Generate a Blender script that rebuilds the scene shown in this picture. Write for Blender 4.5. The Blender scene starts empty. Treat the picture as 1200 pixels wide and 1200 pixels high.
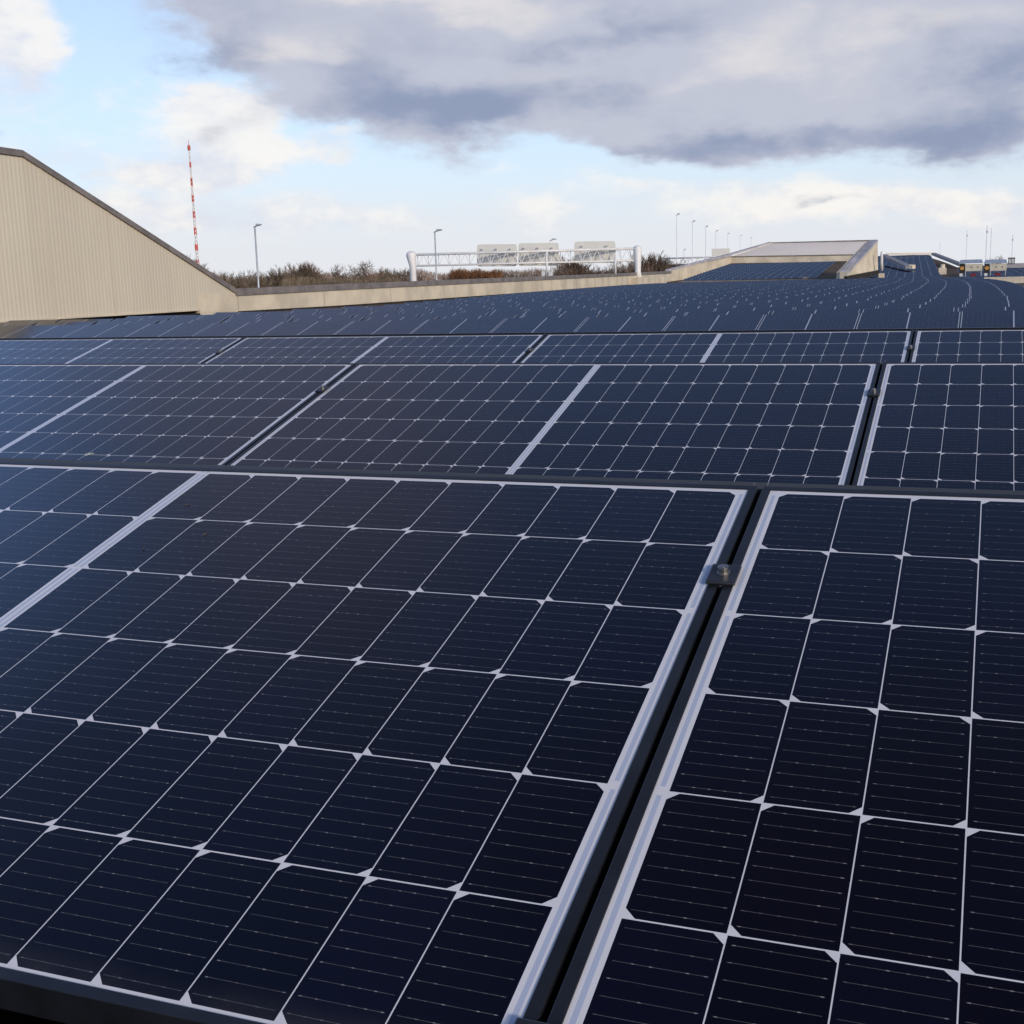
import bpy, bmesh, math, random
from mathutils import Vector, Matrix
random.seed(7)
scn = bpy.context.scene
COL = scn.collection
R = math.radians

# ------------------------------------------------------------------ camera
CAMZ = 1.35
FPX = 1459.16
M = Matrix(((0.9346350979405106, 0.04063626354764335, -0.35327882441854686),
            (0.35451468312963336, -0.18432585932552015, 0.9167024146523256),
            (-0.02786706197588526, -0.9820247815960295, -0.18668356967884134)))
CAM = Vector((0, 0, CAMZ))
cd = bpy.data.cameras.new('camera'); cam = bpy.data.objects.new('camera', cd); COL.objects.link(cam)
cd.sensor_width = 36; cd.lens = FPX / 1200 * 36; cd.clip_start = 0.05; cd.clip_end = 6000
rm = Matrix((M.col[0], -M.col[1], -M.col[2])).transposed()
cam.matrix_world = Matrix.Translation(CAM) @ rm.to_4x4()
scn.camera = cam

def ray(u, v): return M @ Vector(((u - 600) / FPX, (v - 600) / FPX, 1))
def at(u, v, Y):
    """the world point seen at (u, v) that lies Y metres ahead"""
    r = ray(u, v); return CAM + r * (Y / r.y)
def az_el(u, v):
    r = ray(u, v).normalized(); return math.atan2(r.x, r.y), math.asin(r.z)

# ------------------------------------------------------------------ small node language
class NT:
    def __init__(s, nt): s.nt = nt
    def new(s, t, **k):
        n = s.nt.nodes.new(t)
        for a, b in k.items(): setattr(n, a, b)
        return n
    def put(s, sock, v):
        if isinstance(v, V): s.nt.links.new(v.s, sock)
        elif isinstance(v, bpy.types.NodeSocket): s.nt.links.new(v, sock)
        elif isinstance(v, (tuple, list)):
            v = tuple(v)
            if len(sock.default_value) == 4 and len(v) == 3: v = v + (1,)
            sock.default_value = v
        else: sock.default_value = v
    def math(s, op, a, b=None, c=None, clamp=False):
        n = s.new('ShaderNodeMath', operation=op); n.use_clamp = clamp
        s.put(n.inputs[0], a)
        if b is not None: s.put(n.inputs[1], b)
        if c is not None: s.put(n.inputs[2], c)
        return V(s, n.outputs[0])
    def mix(s, f, a, b):
        n = s.new('ShaderNodeMix', data_type='RGBA')
        s.put(n.inputs[0], f); s.put(n.inputs[6], a); s.put(n.inputs[7], b)
        return V(s, n.outputs[2])
    def smooth(s, x, lo, hi):
        n = s.new('ShaderNodeMapRange', interpolation_type='SMOOTHSTEP')
        s.put(n.inputs[0], x); n.inputs[1].default_value = lo; n.inputs[2].default_value = hi
        return V(s, n.outputs[0])
    def noise(s, vec, scale, detail=4, rough=.5, out=0, dims='3D'):
        n = s.new('ShaderNodeTexNoise', noise_dimensions=dims)
        if vec is not None: s.put(n.inputs['Vector'], vec)
        n.inputs['Scale'].default_value = scale; n.inputs['Detail'].default_value = detail
        n.inputs['Roughness'].default_value = rough
        return V(s, n.outputs[out])
    def xyz(s, x, y, z=0.0):
        n = s.new('ShaderNodeCombineXYZ'); s.put(n.inputs[0], x); s.put(n.inputs[1], y); s.put(n.inputs[2], z)
        return V(s, n.outputs[0])
    def sep(s, v):
        n = s.new('ShaderNodeSeparateXYZ'); s.put(n.inputs[0], v)
        return [V(s, o) for o in n.outputs]
class V:
    def __init__(s, t, sock): s.t = t; s.s = sock
    def __add__(s, o): return s.t.math('ADD', s, o)
    __radd__ = __add__
    def __mul__(s, o): return s.t.math('MULTIPLY', s, o)
    __rmul__ = __mul__
    def __sub__(s, o): return s.t.math('SUBTRACT', s, o)
    def __rsub__(s, o): return s.t.math('SUBTRACT', o, s)
    def __truediv__(s, o): return s.t.math('DIVIDE', s, o)
    def lt(s, o): return s.t.math('LESS_THAN', s, o)
    def gt(s, o): return s.t.math('GREATER_THAN', s, o)
    def abs(s): return s.t.math('ABSOLUTE', s)
    def floor(s): return s.t.math('FLOOR', s)
    def max(s, o): return s.t.math('MAXIMUM', s, o)
    def min(s, o): return s.t.math('MINIMUM', s, o)

# ------------------------------------------------------------------ sky and sun
SUN_AZ, SUN_EL = R(128), R(17)        # azimuth clockwise from +Y: behind the camera, to the right
world = bpy.data.worlds.new('World'); scn.world = world; world.use_nodes = True
wn = world.node_tree; wn.nodes.clear(); t = NT(wn)
bg = t.new('ShaderNodeBackground'); wo = t.new('ShaderNodeOutputWorld')
wn.links.new(bg.outputs[0], wo.inputs[0])
BGS = 0.15
bg.inputs[1].default_value = BGS
sky = t.new('ShaderNodeTexSky', sky_type='NISHITA'); sky.sun_disc = False
sky.sun_elevation = SUN_EL; sky.sun_rotation = SUN_AZ
sky.air_density = 1.0; sky.dust_density = 0.6; sky.ozone_density = 1.5; sky.altitude = 20
tc = t.new('ShaderNodeTexCoord')
gx, gy, gz = t.sep(tc.outputs['Generated'])
az = t.math('ARCTAN2', gx, gy); el = t.math('ARCSINE', gz)
# clouds flatten towards the horizon: stretch the noise sideways there
pv = t.xyz(az * 5.0, el * 11.0, 0.0)
wn1 = t.noise(pv, 1.3, 5, .55); wn2 = t.noise(t.xyz(az * 5.0 + 7.3, el * 11.0 + 3.1, 0.0), 1.3, 5, .55)
waz = az + (wn1 - .5) * .20; wel = el + (wn2 - .5) * .085
fine = t.noise(t.xyz(az * 11.0, el * 20.0, 1.7), 1.6, 8, .62)
broad = t.noise(t.xyz(az * 3.0 + 2.0, el * 7.0, 4.1), 1.2, 4, .5)
def blobs(lst):
    acc = None
    for (u, v, su, sv, w) in lst:
        a, e = az_el(u, v); sa, se = su / 1500, sv / 1500
        d = (waz - a) / sa; g = (wel - e) / se
        b = t.math('EXPONENT', (d * d + g * g) * -1.0) * w
        acc = b if acc is None else acc + b
    return acc
dark = blobs([(330, 30, 110, 75, .9), (470, 100, 130, 66, 1.2), (600, 95, 150, 62, 1.0), (760, 40, 200, 85, 1.0),
              (930, 50, 200, 78, 1.0), (1110, 60, 160, 85, 1.1), (1140, 125, 130, 36, .8), (800, 165, 110, 26, .75), (900, 140, 110, 36, .6),
              (600, -120, 500, 120, .9), (1200, -90, 300, 150, .9), (-15, 145, 45, 20, .7), (215, 152, 60, 22, .42),
              (985, 243, 40, 10, .36), (300, -60, 120, 60, .5)])
lite = blobs([(5, 40, 75, 75, 1.1), (225, 140, 90, 40, .9), (200, 190, 60, 16, .8), (330, 180, 120, 20, .5), (430, 185, 70, 16, .4),
              (620, 250, 420, 28, .56), (200, 235, 200, 36, .6), (60, 170, 70, 22, .5), (1080, 245, 170, 30, .85), (1125, 238, 30, 10, .6), (905, 215, 90, 16, .35),
              (560, 200, 50, 12, .45), (750, 215, 70, 16, .4), (260, 120, 60, 30, .5)])
lowh = 1.0 - t.smooth(el, R(.2), R(6.5))
hi = t.smooth(el, R(16), R(26))
# unseen cloud patch added to tint the glass reflections: clear to the far left
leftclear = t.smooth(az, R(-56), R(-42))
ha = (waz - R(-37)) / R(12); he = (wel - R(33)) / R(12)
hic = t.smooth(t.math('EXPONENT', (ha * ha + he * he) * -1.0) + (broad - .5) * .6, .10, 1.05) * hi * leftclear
lmask = t.smooth(lite + (fine - .5) * .85, .34, .85)
dmask = t.smooth(dark + (fine - .5) * 1.0, .28, .80)
core = blobs([(500, 130, 140, 30, 1.0), (610, 145, 70, 18, .6), (250, 62, 50, 34, .8), (700, 35, 120, 20, .8), (1090, 150, 130, 26, 1.0), (1085, 60, 60, 36, .5),
              (820, 175, 110, 16, .8), (940, 148, 60, 16, .6), (660, 108, 120, 28, .6), (20, 145, 50, 18, .8), (190, 158, 60, 14, .6), (985, 243, 42, 11, .8),
              (1190, 95, 50, 50, .6), (400, 80, 60, 25, .5), (600, -140, 700, 90, .7)])
mid = t.noise(t.xyz(az * 7.0, el * 13.0, 6.6), 1.4, 6, .58)
thick = t.smooth(core + (mid - .5) * 1.7 + (fine - .5) * .8, .02, 1.15)
k = 1 / BGS
def cc(*c): return tuple(x * k for x in c)
lcol = t.mix(t.smooth(fine + (broad - .5) * .6, .32, .66), cc(.72, .74, .83), cc(.98, .94, .89))
dcol = t.mix(thick, cc(.54, .56, .66), cc(.27, .32, .47))
glow = blobs([(900, 85, 90, 30, .8), (1000, 36, 70, 24, .6), (330, 62, 80, 20, .75), (560, 4, 110, 18, .8), (420, 2, 80, 16, .6), (790, 100, 60, 16, .4), (1150, 20, 80, 22, .5), (640, 78, 70, 16, .35)])
dcol = t.mix(t.smooth(glow + (mid - .5) * 1.1 + (fine - .5) * .7, .15, 1.0) * .85, dcol, cc(.80, .76, .75))
skyc = t.mix(1.0, sky.outputs[0], sky.outputs[0])
gain = t.new('ShaderNodeMix', data_type='RGBA', blend_type='MULTIPLY'); gain.inputs[0].default_value = 1
wn.links.new(skyc.s, gain.inputs[6]); gain.inputs[7].default_value = (1.03, .95, 1.10, 1)
thin = t.smooth(el, R(20), R(0)) if False else (1.0 - t.smooth(el, R(2), R(24)))
c0 = t.mix(thin * .7, V(t, gain.outputs[2]), cc(.62, .82, 1.02))
c1 = t.mix(lowh * .88, c0, cc(.80, .81, .85))
c2 = t.mix(lmask * .85, c1, lcol)
c3 = t.mix(dmask * .95, c2, dcol)
left = (1.0 - t.smooth(az, R(-57), R(-42))) * t.smooth(el, R(16), R(24)) * (1.0 - t.smooth(el, R(27), R(40)))  # unseen blue patch, added to brighten the reflections in the left-hand glass
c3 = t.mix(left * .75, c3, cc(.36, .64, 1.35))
oh = t.smooth(el + (broad - .5) * .15, R(42), R(56)) * t.smooth(az + (wn1 - .5) * .5, R(-58), R(-14))  # unseen dark overhead cloud, added so the near glass reflects darker
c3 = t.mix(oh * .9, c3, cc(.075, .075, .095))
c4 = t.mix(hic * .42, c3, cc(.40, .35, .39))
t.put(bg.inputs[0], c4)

sd = bpy.data.lights.new('sun', 'SUN'); sun = bpy.data.objects.new('sun', sd); COL.objects.link(sun)
sd.energy = 2.4; sd.angle = R(8); sd.color = (1, .87, .72)
sv = Vector((math.sin(SUN_AZ) * math.cos(SUN_EL), math.cos(SUN_AZ) * math.cos(SUN_EL), math.sin(SUN_EL)))
sun.rotation_euler = sv.to_track_quat('Z', 'Y').to_euler(); sun.location = (20, -20, 30)

scn.view_settings.view_transform = 'Standard'; scn.view_settings.look = 'None'
scn.view_settings.exposure = 0; scn.view_settings.gamma = 1

# ------------------------------------------------------------------ materials
def mat(name):
    m = bpy.data.materials.new(name); m.use_nodes = True
    nt = m.node_tree; b = nt.nodes['Principled BSDF']; return m, NT(nt), b
def simple(name, col, rough=.6, metal=0, var=.12, scale=3.0, bump=0, spec=.5, dark=None):
    m, t, b = mat(name)
    tc = t.new('ShaderNodeTexCoord')
    n = t.noise(tc.outputs['Object'], scale, 6, .6)
    c2 = dark or tuple(x * (1 - var * 2.2) for x in col)
    c1 = tuple(min(1, x * (1 + var)) for x in col)
    t.put(b.inputs['Base Color'], t.mix(t.smooth(n, .3, .7), c2, c1))
    b.inputs['Roughness'].default_value = rough; b.inputs['Metallic'].default_value = metal
    b.inputs['Specular IOR Level'].default_value = spec
    if bump:
        bp = t.new('ShaderNodeBump'); bp.inputs['Strength'].default_value = bump
        t.put(bp.inputs['Height'], t.noise(tc.outputs['Object'], scale * 12, 6, .6)); bp.inputs['Distance'].default_value = .01
        t.nt.links.new(bp.outputs[0], b.inputs['Normal'])
    return m

PX, PY, GAPC = .0845, .16223, .022
L, W = 1.762, 1.0078
MX, MY = (L - 20 * PX - GAPC) / 2, .0194
def cell_material(far=False):
    m, t, b = mat('solar_cells_far' if far else 'solar_cells')
    uv = t.new('ShaderNodeUVMap'); uv.uv_map = 'UVMap'
    x, y, _ = t.sep(uv.outputs[0])
    x = x - L / 2
    ax = x.abs() - GAPC / 2
    ci = (ax / PX).floor(); fx = ax - ci * PX
    yt = (W - MY) - y                       # distance from the top cell edge
    cj = (yt / PY).floor(); fy = yt - cj * PY
    par = t.math('MODULO', cj + 6.0, 2.0)   # 0: chamfers on the outer side
    outer = PX - fx
    u = outer + (fx - outer) * par
    gx_, gy_ = .0010, .0014
    lw = .12 if far else .60
    ex = fx.min(PX - fx) - gx_ * lw; ey = fy.min(PY - fy) - gy_ * lw
    inx = ex.gt(0.0) * ax.gt(0.0) * ax.lt(10 * PX)
    iny = ey.gt(0.0) * yt.gt(0.0) * yt.lt(6 * PY)
    ch = ((u - gx_) + (fy.min(PY - fy) - gy_)).gt(.0035 if far else .0092)
    cell = inx * iny * ch
    # nine thin wires across the cell, a row of solder pads on each
    PB = (PY - 2 * gy_) / 9
    bf = t.math('FRACT', (fy - gy_) / PB); bd = (bf - .5).abs() * PB
    jit = t.noise(t.xyz(x * 60.0, cj * 3.7 + ((fy - gy_) / PB).floor() * 1.31, 0.0), 1.0, 2, .6)
    wire = bd.lt(.00020) * fx.gt(.005) * (PX - fx).gt(.005)
    pf = (t.math('FRACT', fx / (PX / 6)) - .5).abs() * (PX / 6)
    pad = bd.lt(.00048) * pf.lt(.0013) * fx.gt(.006) * (PX - fx).gt(.006)
    wiref = wire * (.06 + jit * .40); padf = pad * t.smooth(jit, .42, .66) * .6
    rib_w = wiref.max(padf) * cell
    # fingers: hair-thin lines at right angles, only a faint tint
    tc = t.new('ShaderNodeTexCoord')
    wnz = t.new('ShaderNodeTexWhiteNoise', noise_dimensions='3D')
    oi = t.new('ShaderNodeObjectInfo')
    t.put(wnz.inputs['Vector'], t.xyz(ci + x.gt(0.0) * 20.0, cj, V(t, oi.outputs['Random']) * 50.0))
    cv = V(t, wnz.outputs[0])
    base = t.mix(cv, (.0012, .0015, .0075), (.0020, .0025, .0120))
    # backsheet and bus ribbons
    bx = ax - 10 * PX
    seg = t.math('MODULO', yt + 2 * PY * 4, 2 * PY); sb = seg.min(2 * PY - seg)
    side = (bx - .0068).abs().lt(.0024) * sb.gt(.0065) * yt.gt(0.0) * yt.lt(6 * PY)
    centre = ((ax + GAPC / 2) - .0048).abs().lt(.0024) * sb.gt(.003)
    rib = side.max(centre)
    grime = t.noise(tc.outputs['Object'], 7.0, 6, .65)
    white = t.mix(grime, (.66, .65, .65), (.80, .79, .785))
    if far: white = (.46, .46, .48)
    back = t.mix(rib, white, (.47, .52, .62))
    c = t.mix(cell, back, base)
    c = t.mix(rib_w, c, (.46, .44, .42))
    # a thin film of dust and dried rain marks
    d1 = t.noise(tc.outputs['Object'], 2.2, 8, .7); d2 = t.noise(tc.outputs['Object'], 90.0, 3, .6)
    spots = t.smooth(t.noise(tc.outputs['Object'], 23.0, 2, .4), .77, .80)
    film = t.smooth(d1, .35, .8) * .003 + t.smooth(d2, .6, .8) * .002 + spots * .02
    # dirt that gathers along the lower frame
    low = (1.0 - t.smooth(y, .011, .05)) * t.smooth(d1, .3, .7) * .07
    c = t.mix(film + low, c, (.42, .38, .33))
    if far:     # the black frame lip is part of the same sheet here
        X0 = x + L / 2
        lip = 1.0 - X0.gt(.0115) * X0.lt(L - .0115) * y.gt(.0115) * y.lt(W - .019)
        c = t.mix(lip, c, (.010, .011, .015))
    t.put(b.inputs['Base Color'], c)
    t.put(b.inputs['Roughness'], t.smooth(d1, .2, .9) * .05 + .10)
    b.inputs['IOR'].default_value = 1.37
    return m
M_CELL = cell_material(); M_CELLF = cell_material(True)
M_FRAME = simple('black_anodised', (.012, .0135, .018), .42, 0, .25, 9.0, .0, .5)
M_CLAMP = simple('black_clamp', (.020, .022, .027), .38, 0, .2, 30.0, 0, .5)
M_STEEL = simple('stainless_steel', (.46, .44, .41), .38, 1, .12, 60.0)
M_DECK = simple('shaded_bitumen', (.0030, .0028, .0026), .95, 0, .4, 8.0, .5, 0)  # near deck in shade: the shade is put into this almost black colour
M_MOSS = simple('mossy_roofing', (.115, .078, .050), .92, 0, .3, .8, .6, .2, dark=(.060, .042, .030))
M_COPING = simple('coping_metal', (.20, .175, .165), .55, .0, .16, 1.2)
M_COPGREY = simple('grey_coping', (.46, .435, .44), .5, 0, .14, .6)
M_RIM = simple('grey_rim', (.24, .24, .26), .6, 0, .14, .6)
M_CONC = simple('tan_concrete', (.62, .55, .42), .8, 0, .1, .5, .15)
M_PALE = simple('pale_panel', (.90, .81, .68), .7, 0, .03, .1)
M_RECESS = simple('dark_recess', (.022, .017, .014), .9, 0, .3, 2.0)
M_WHITE = simple('white_paint', (.74, .74, .73), .45, 0, .06, .7)
M_GALV = simple('galvanised', (.50, .51, .53), .5, .3, .08, 1.0)
M_POLE = simple('pale_zinc', (.74, .75, .77), .6, 0, .06, 1.0)  # paler grey used on the more distant posts
M_SIGN = simple('sign_back', (.78, .76, .67), .55, 0, .02, .5)
M_RED = simple('mast_red', (.58, .085, .06), .5, 0, .1, .2)
M_BARK = simple('bark', (.085, .060, .048), .9, 0, .3, 2.0)
M_TWIG = simple('twigs', (.27, .18, .13), .9, 0, .35, .15)
M_TWIG2 = simple('olive_twigs', (.24, .185, .12), .9, 0, .3, .15)
M_RUST = simple('russet_twigs', (.30, .135, .055), .9, 0, .3, .2)
M_GRASS = simple('grass', (.06, .075, .03), .95, 0, .35, .05)
M_LEAF = simple('small_leaves', (.10, .13, .035), .8, 0, .3, 8)
M_UNIT = simple('unit_casing', (.55, .51, .40), .5, 0, .08, 2)
M_LID = simple('unit_lid', (.30, .36, .47), .4, .2, .08, 2)
M_ORANGE = simple('orange_paint', (.60, .30, .06), .5, 0, .1, 4)
M_DRED = simple('dark_red_paint', (.20, .025, .03), .5, 0, .15, 4)
M_BLACK = simple('matt_black', (.012, .012, .013), .6, 0, .1, 4)
M_DROP = simple('bird_dropping', (.50, .55, .42), .8, 0, .2, 200)

def clad_material():
    """profiled sheet: the ribs are modelled, this gives colour, sheet joints and stains"""
    m, t, b = mat('tan_cladding')
    tc = t.new('ShaderNodeTexCoord'); x, y, z = t.sep(tc.outputs['Object'])
    n = t.noise(t.xyz(x * .2, y * 1.2, z * .35), 1.0, 6, .6)
    sheet = t.new('ShaderNodeTexWhiteNoise', noise_dimensions='1D'); t.put(sheet.inputs['W'], (y / 2.7).floor())
    c = t.mix(n, (.56, .505, .39), (.65, .595, .475))
    c = t.mix(V(t, sheet.outputs[0]) * .22, c, (.42, .36, .28))
    st = t.smooth(t.noise(t.xyz(0.0, y * 9.0, z * .5), 1.0, 4, .6), .58, .85)
    c = t.mix(st * .22, c, (.28, .23, .18))
    t.put(b.inputs['Base Color'], c); b.inputs['Roughness'].default_value = .62
    return m
M_CLAD = clad_material()

# ------------------------------------------------------------------ mesh helpers
def tag(o, label=None, cat=None, group=None, kind=None):
    if label: o['label'] = label
    if cat: o['category'] = cat
    if group: o['group'] = group
    if kind: o['kind'] = kind
    return o
def thing(name, loc, label, cat, group=None, rz=0):
    o = bpy.data.objects.new(name, None); COL.objects.link(o); o.location = loc; o.rotation_euler = (0, 0, rz)
    o.empty_display_size = .2
    return tag(o, label, cat, group)
def obj(name, bm, m, parent=None, smooth=False, bevel=0):
    me = bpy.data.meshes.new(name); bmesh.ops.recalc_face_normals(bm, faces=bm.faces) if len(bm.faces) < 60000 else None
    bm.to_mesh(me); bm.free()
    for mm in (m if isinstance(m, (list, tuple)) else [m]): me.materials.append(mm)
    if smooth:
        for p in me.polygons: p.use_smooth = True
    o = bpy.data.objects.new(name, me); COL.objects.link(o)
    if parent: o.parent = parent
    if bevel:
        md = o.modifiers.new('bevel', 'BEVEL'); md.width = bevel; md.segments = 2; md.limit_method = 'ANGLE'
    return o
def box(bm, x0, x1, y0, y1, z0, z1, mi=0, T=None):
    vs = [Vector((x, y, z)) for z in (z0, z1) for y in (y0, y1) for x in (x0, x1)]
    if T: vs = [T @ v for v in vs]
    v = [bm.verts.new(p) for p in vs]
    for q in ((0, 2, 3, 1), (4, 5, 7, 6), (0, 1, 5, 4), (2, 6, 7, 3), (0, 4, 6, 2), (1, 3, 7, 5)):
        f = bm.faces.new([v[i] for i in q]); f.material_index = mi
def bar(bm, a, b, w, h=None, up=Vector((0, 0, 1)), mi=0, w2=None):
    """straight rectangular bar between two points"""
    a, b = Vector(a), Vector(b); h = h or w; d = (b - a).normalized()
    s = d.cross(up)
    if s.length < 1e-4: s = d.cross(Vector((1, 0, 0)))
    s.normalize(); n = s.cross(d).normalized(); w2 = w2 or w; h2 = h * w2 / w
    r = []
    for p, ww, hh in ((a, w, h), (b, w2, h2)):
        r.append([bm.verts.new(p + s * sx * ww / 2 + n * sz * hh / 2) for sx, sz in ((-1, -1), (1, -1), (1, 1), (-1, 1))])
    bm.faces.new(r[0][::-1]).material_index = mi; bm.faces.new(r[1]).material_index = mi
    for i in range(4):
        j = (i + 1) % 4; bm.faces.new((r[0][i], r[0][j], r[1][j], r[1][i])).material_index = mi
def tube(bm, pts, rads, n=10, mi=0, cap=True):
    pts = [Vector(p) for p in pts]; rings = []
    ref = Vector((0, 0, 1))
    for i, p in enumerate(pts):
        d = (pts[min(i + 1, len(pts) - 1)] - pts[max(i - 1, 0)]).normalized()
        s = d.cross(ref)
        if s.length < .05: s = d.cross(Vector((1, 0, 0)))
        s.normalize(); q = s.cross(d)
        rings.append([bm.verts.new(p + (s * math.cos(2 * math.pi * k / n) + q * math.sin(2 * math.pi * k / n)) * rads[i]) for k in range(n)])
    for a, b in zip(rings, rings[1:]):
        for k in range(n):
            bm.faces.new((a[k], a[(k + 1) % n], b[(k + 1) % n], b[k])).material_index = mi
    if cap:
        bm.faces.new(rings[0][::-1]).material_index = mi; bm.faces.new(rings[-1]).material_index = mi
def prism(bm, pts, off, mi=0):
    """polygon in 3D swept by the vector off"""
    a = [bm.verts.new(Vector(p)) for p in pts]; b = [bm.verts.new(Vector(p) + Vector(off)) for p in pts]
    bm.faces.new(a).material_index = mi; bm.faces.new(b[::-1]).material_index = mi
    n = len(a)
    for i in range(n):
        j = (i + 1) % n; bm.faces.new((a[i], b[i], b[j], a[j])).material_index = mi

ORD = ['first', 'second', 'third', 'fourth', 'fifth', 'sixth', 'seventh', 'eighth', 'ninth', 'tenth', 'eleventh', 'twelfth',
       'thirteenth', 'fourteenth', 'fifteenth', 'sixteenth', 'seventeenth', 'eighteenth', 'nineteenth', 'twentieth', 'twenty-first', 'twenty-second', 'twenty-third', 'twenty-fourth']

# ------------------------------------------------------------------ ground and roofs
def off(Y):
    """the tunnel roof bends gently to the left"""
    if Y < 24: return 0.0
    if Y < 90: return -4.4e-4 * (Y - 24) ** 2
    return -1.917 - .0581 * (Y - 90)
def roof_z(Y):
    if Y < 55: return 0.0
    if Y < 135: return -.42 * (Y - 55) / 80
    return -.42 + (Y - 135) * .0345

bm = bmesh.new()
S = 3000; n = 24
g = [[bm.verts.new((-S + 2 * S * i / n, -S + 2 * S * j / n, -8.6)) for j in range(n + 1)] for i in range(n + 1)]
for i in range(n):
    for j in range(n): bm.faces.new((g[i][j], g[i + 1][j], g[i + 1][j + 1], g[i][j + 1]))
tag(obj('ground', bm, M_GRASS), kind='structure')

WX = -31.0
def right_rim(Y):
    return at(1129 - (Y - 160) * .75, 308, Y).x if Y > 150 else 14 + off(Y)
def strip(bm, xl, xr, Ys, zf, thick=None, mi=0):
    prev = None
    for Y in Ys:
        a = bm.verts.new((xl(Y), Y, zf(Y))); b = bm.verts.new((xr(Y), Y, zf(Y)))
        if prev: bm.faces.new((prev[0], prev[1], b, a)).material_index = mi
        prev = (a, b)
Ys = [14, 24] + list(range(30, 222, 4))
hall = thing('tunnel_building', (0, 100, -8.6), 'long low flat-roofed building bending left under all the panels', 'building')
def local(o, root):
    o.parent = root; o.matrix_parent_inverse = Matrix.Translation(root.location).inverted(); return o
bm = bmesh.new()
strip(bm, lambda Y: WX - 14 + off(Y), right_rim, Ys, roof_z)
local(obj('roof_deck', bm, M_MOSS), hall)
bm = bmesh.new()
box(bm, -26, 12, -6, 13.9, -8.6, .545)
local(obj('raised_roof', bm, M_DECK), hall)
bm = bmesh.new()
prev = None
for Y in Ys:
    a = bm.verts.new((right_rim(Y), Y, roof_z(Y) - .004)); b = bm.verts.new((right_rim(Y), Y, -8.6))
    c = bm.verts.new((WX - 14 + off(Y), Y, roof_z(Y) - .004)); d = bm.verts.new((WX - 14 + off(Y), Y, -8.6))
    if prev:
        bm.faces.new((prev[0], a, b, prev[1])); bm.faces.new((prev[2], prev[3], d, c))
    prev = (a, b, c, d)
local(obj('wall', bm, M_CONC), hall)

# ------------------------------------------------------------------ the solar panels
TILT = R(14.75)
FW, FH = .0115, .035
def frame_bm():
    bm = bmesh.new()
    box(bm, 0, L, 0, FW, -FH, .0015); box(bm, 0, L, W - FW, W, -FH, .0015)
    box(bm, 0, FW, FW, W - FW, -FH, .0015); box(bm, L - FW, L, FW, W - FW, -FH, .0015)
    # inner flanges underneath
    box(bm, FW, L - FW, FW, FW + .022, -FH, -FH + .002); box(bm, FW, L - FW, W - FW - .022, W - FW, -FH, -FH + .002)
    return bm
def laminate_bm():
    bm = bmesh.new(); uvl = bm.loops.layers.uv.new('UVMap')
    x0, x1, y0, y1 = FW, L - FW, FW, W - FW
    box(bm, x0, x1, y0, y1, -.005, 0)
    for f in bm.faces:
        for l in f.loops: l[uvl].uv = (l.vert.co.x, l.vert.co.y)
    return bm
def far_panel_into(bm, uvl, T):
    vs = [Vector((x, y, z)) for z in (-FH, 0.0) for y in (0, W) for x in (0, L)]
    v = [bm.verts.new(T @ p) for p in vs]
    for qi, q in enumerate(((0, 2, 3, 1), (4, 5, 7, 6), (0, 1, 5, 4), (2, 6, 7, 3), (0, 4, 6, 2), (1, 3, 7, 5))):
        f = bm.faces.new([v[i] for i in q]); f.material_index = 1 if qi != 1 else 0
        for l, i in zip(f.loops, q): l[uvl].uv = (vs[i].x, vs[i].y)

fr0 = obj('frame', frame_bm(), M_FRAME, bevel=.0009); la0 = obj('glass_laminate', laminate_bm(), M_CELL)
first = [True]
def near_panel(x_left, y_bot, z_bot, label, group, tilt=TILT):
    root = thing('solar_panel', (x_left, y_bot, z_bot), label, 'solar panel', group)
    root.rotation_euler = (tilt, 0, 0)
    if first[0]: a, b = fr0, la0; first[0] = False
    else:
        a, b = fr0.copy(), la0.copy(); COL.objects.link(a); COL.objects.link(b)
    a.parent = root; b.parent = root
    return root
PITCH = L + .007
rows = [  # top right corner of the panel left of the long gap: x, y, z below the camera, tilt
    (-.2875, 1.6828, -.2927, R(14.75)), (-.3045, 3.905, -.2885, R(15.4)), (-.3255, 5.984, -.2965, R(14.75))]
cols = [(-1, 1), (-2, 1), (-3, 1)]
row_words = ['nearest row', 'second row', 'third row']
labels = {
    (0, 0): 'nearest big solar panel, its pale middle bar showing at the left edge of the photo',
    (0, 1): 'almost black solar panel at bottom right, right of the nearest long dark gap',
    (1, -1): 'second-row solar panel cut by the left edge, small pale dropping near its lower edge',
    (1, 0): 'whole second-row solar panel with both side edges showing, directly behind the nearest clamp',
    (1, 1): 'second-row solar panel cut off by the right edge of the photo',
    (2, -2): 'bluish third-row solar panel at the left edge, one white middle bar showing',
    (2, -1): 'third-row solar panel second from the left, below the parapet wall',
    (2, 0): 'third-row solar panel behind the whole second-row one, right end at its clamp',
    (2, 1): 'third-row solar panel cut off by the right edge of the photo'}
clamp_proto = None
def hexbolt(bm, c, r, h):
    a = [bm.verts.new((c[0] + r * math.cos(k * math.pi / 3), c[1] + r * math.sin(k * math.pi / 3), c[2])) for k in range(6)]
    b = [bm.verts.new((v.co.x, v.co.y, c[2] + h)) for v in a]
    bm.faces.new(a[::-1]); bm.faces.new(b)
    for k in range(6): bm.faces.new((a[k], a[(k + 1) % 6], b[(k + 1) % 6], b[k]))
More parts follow.
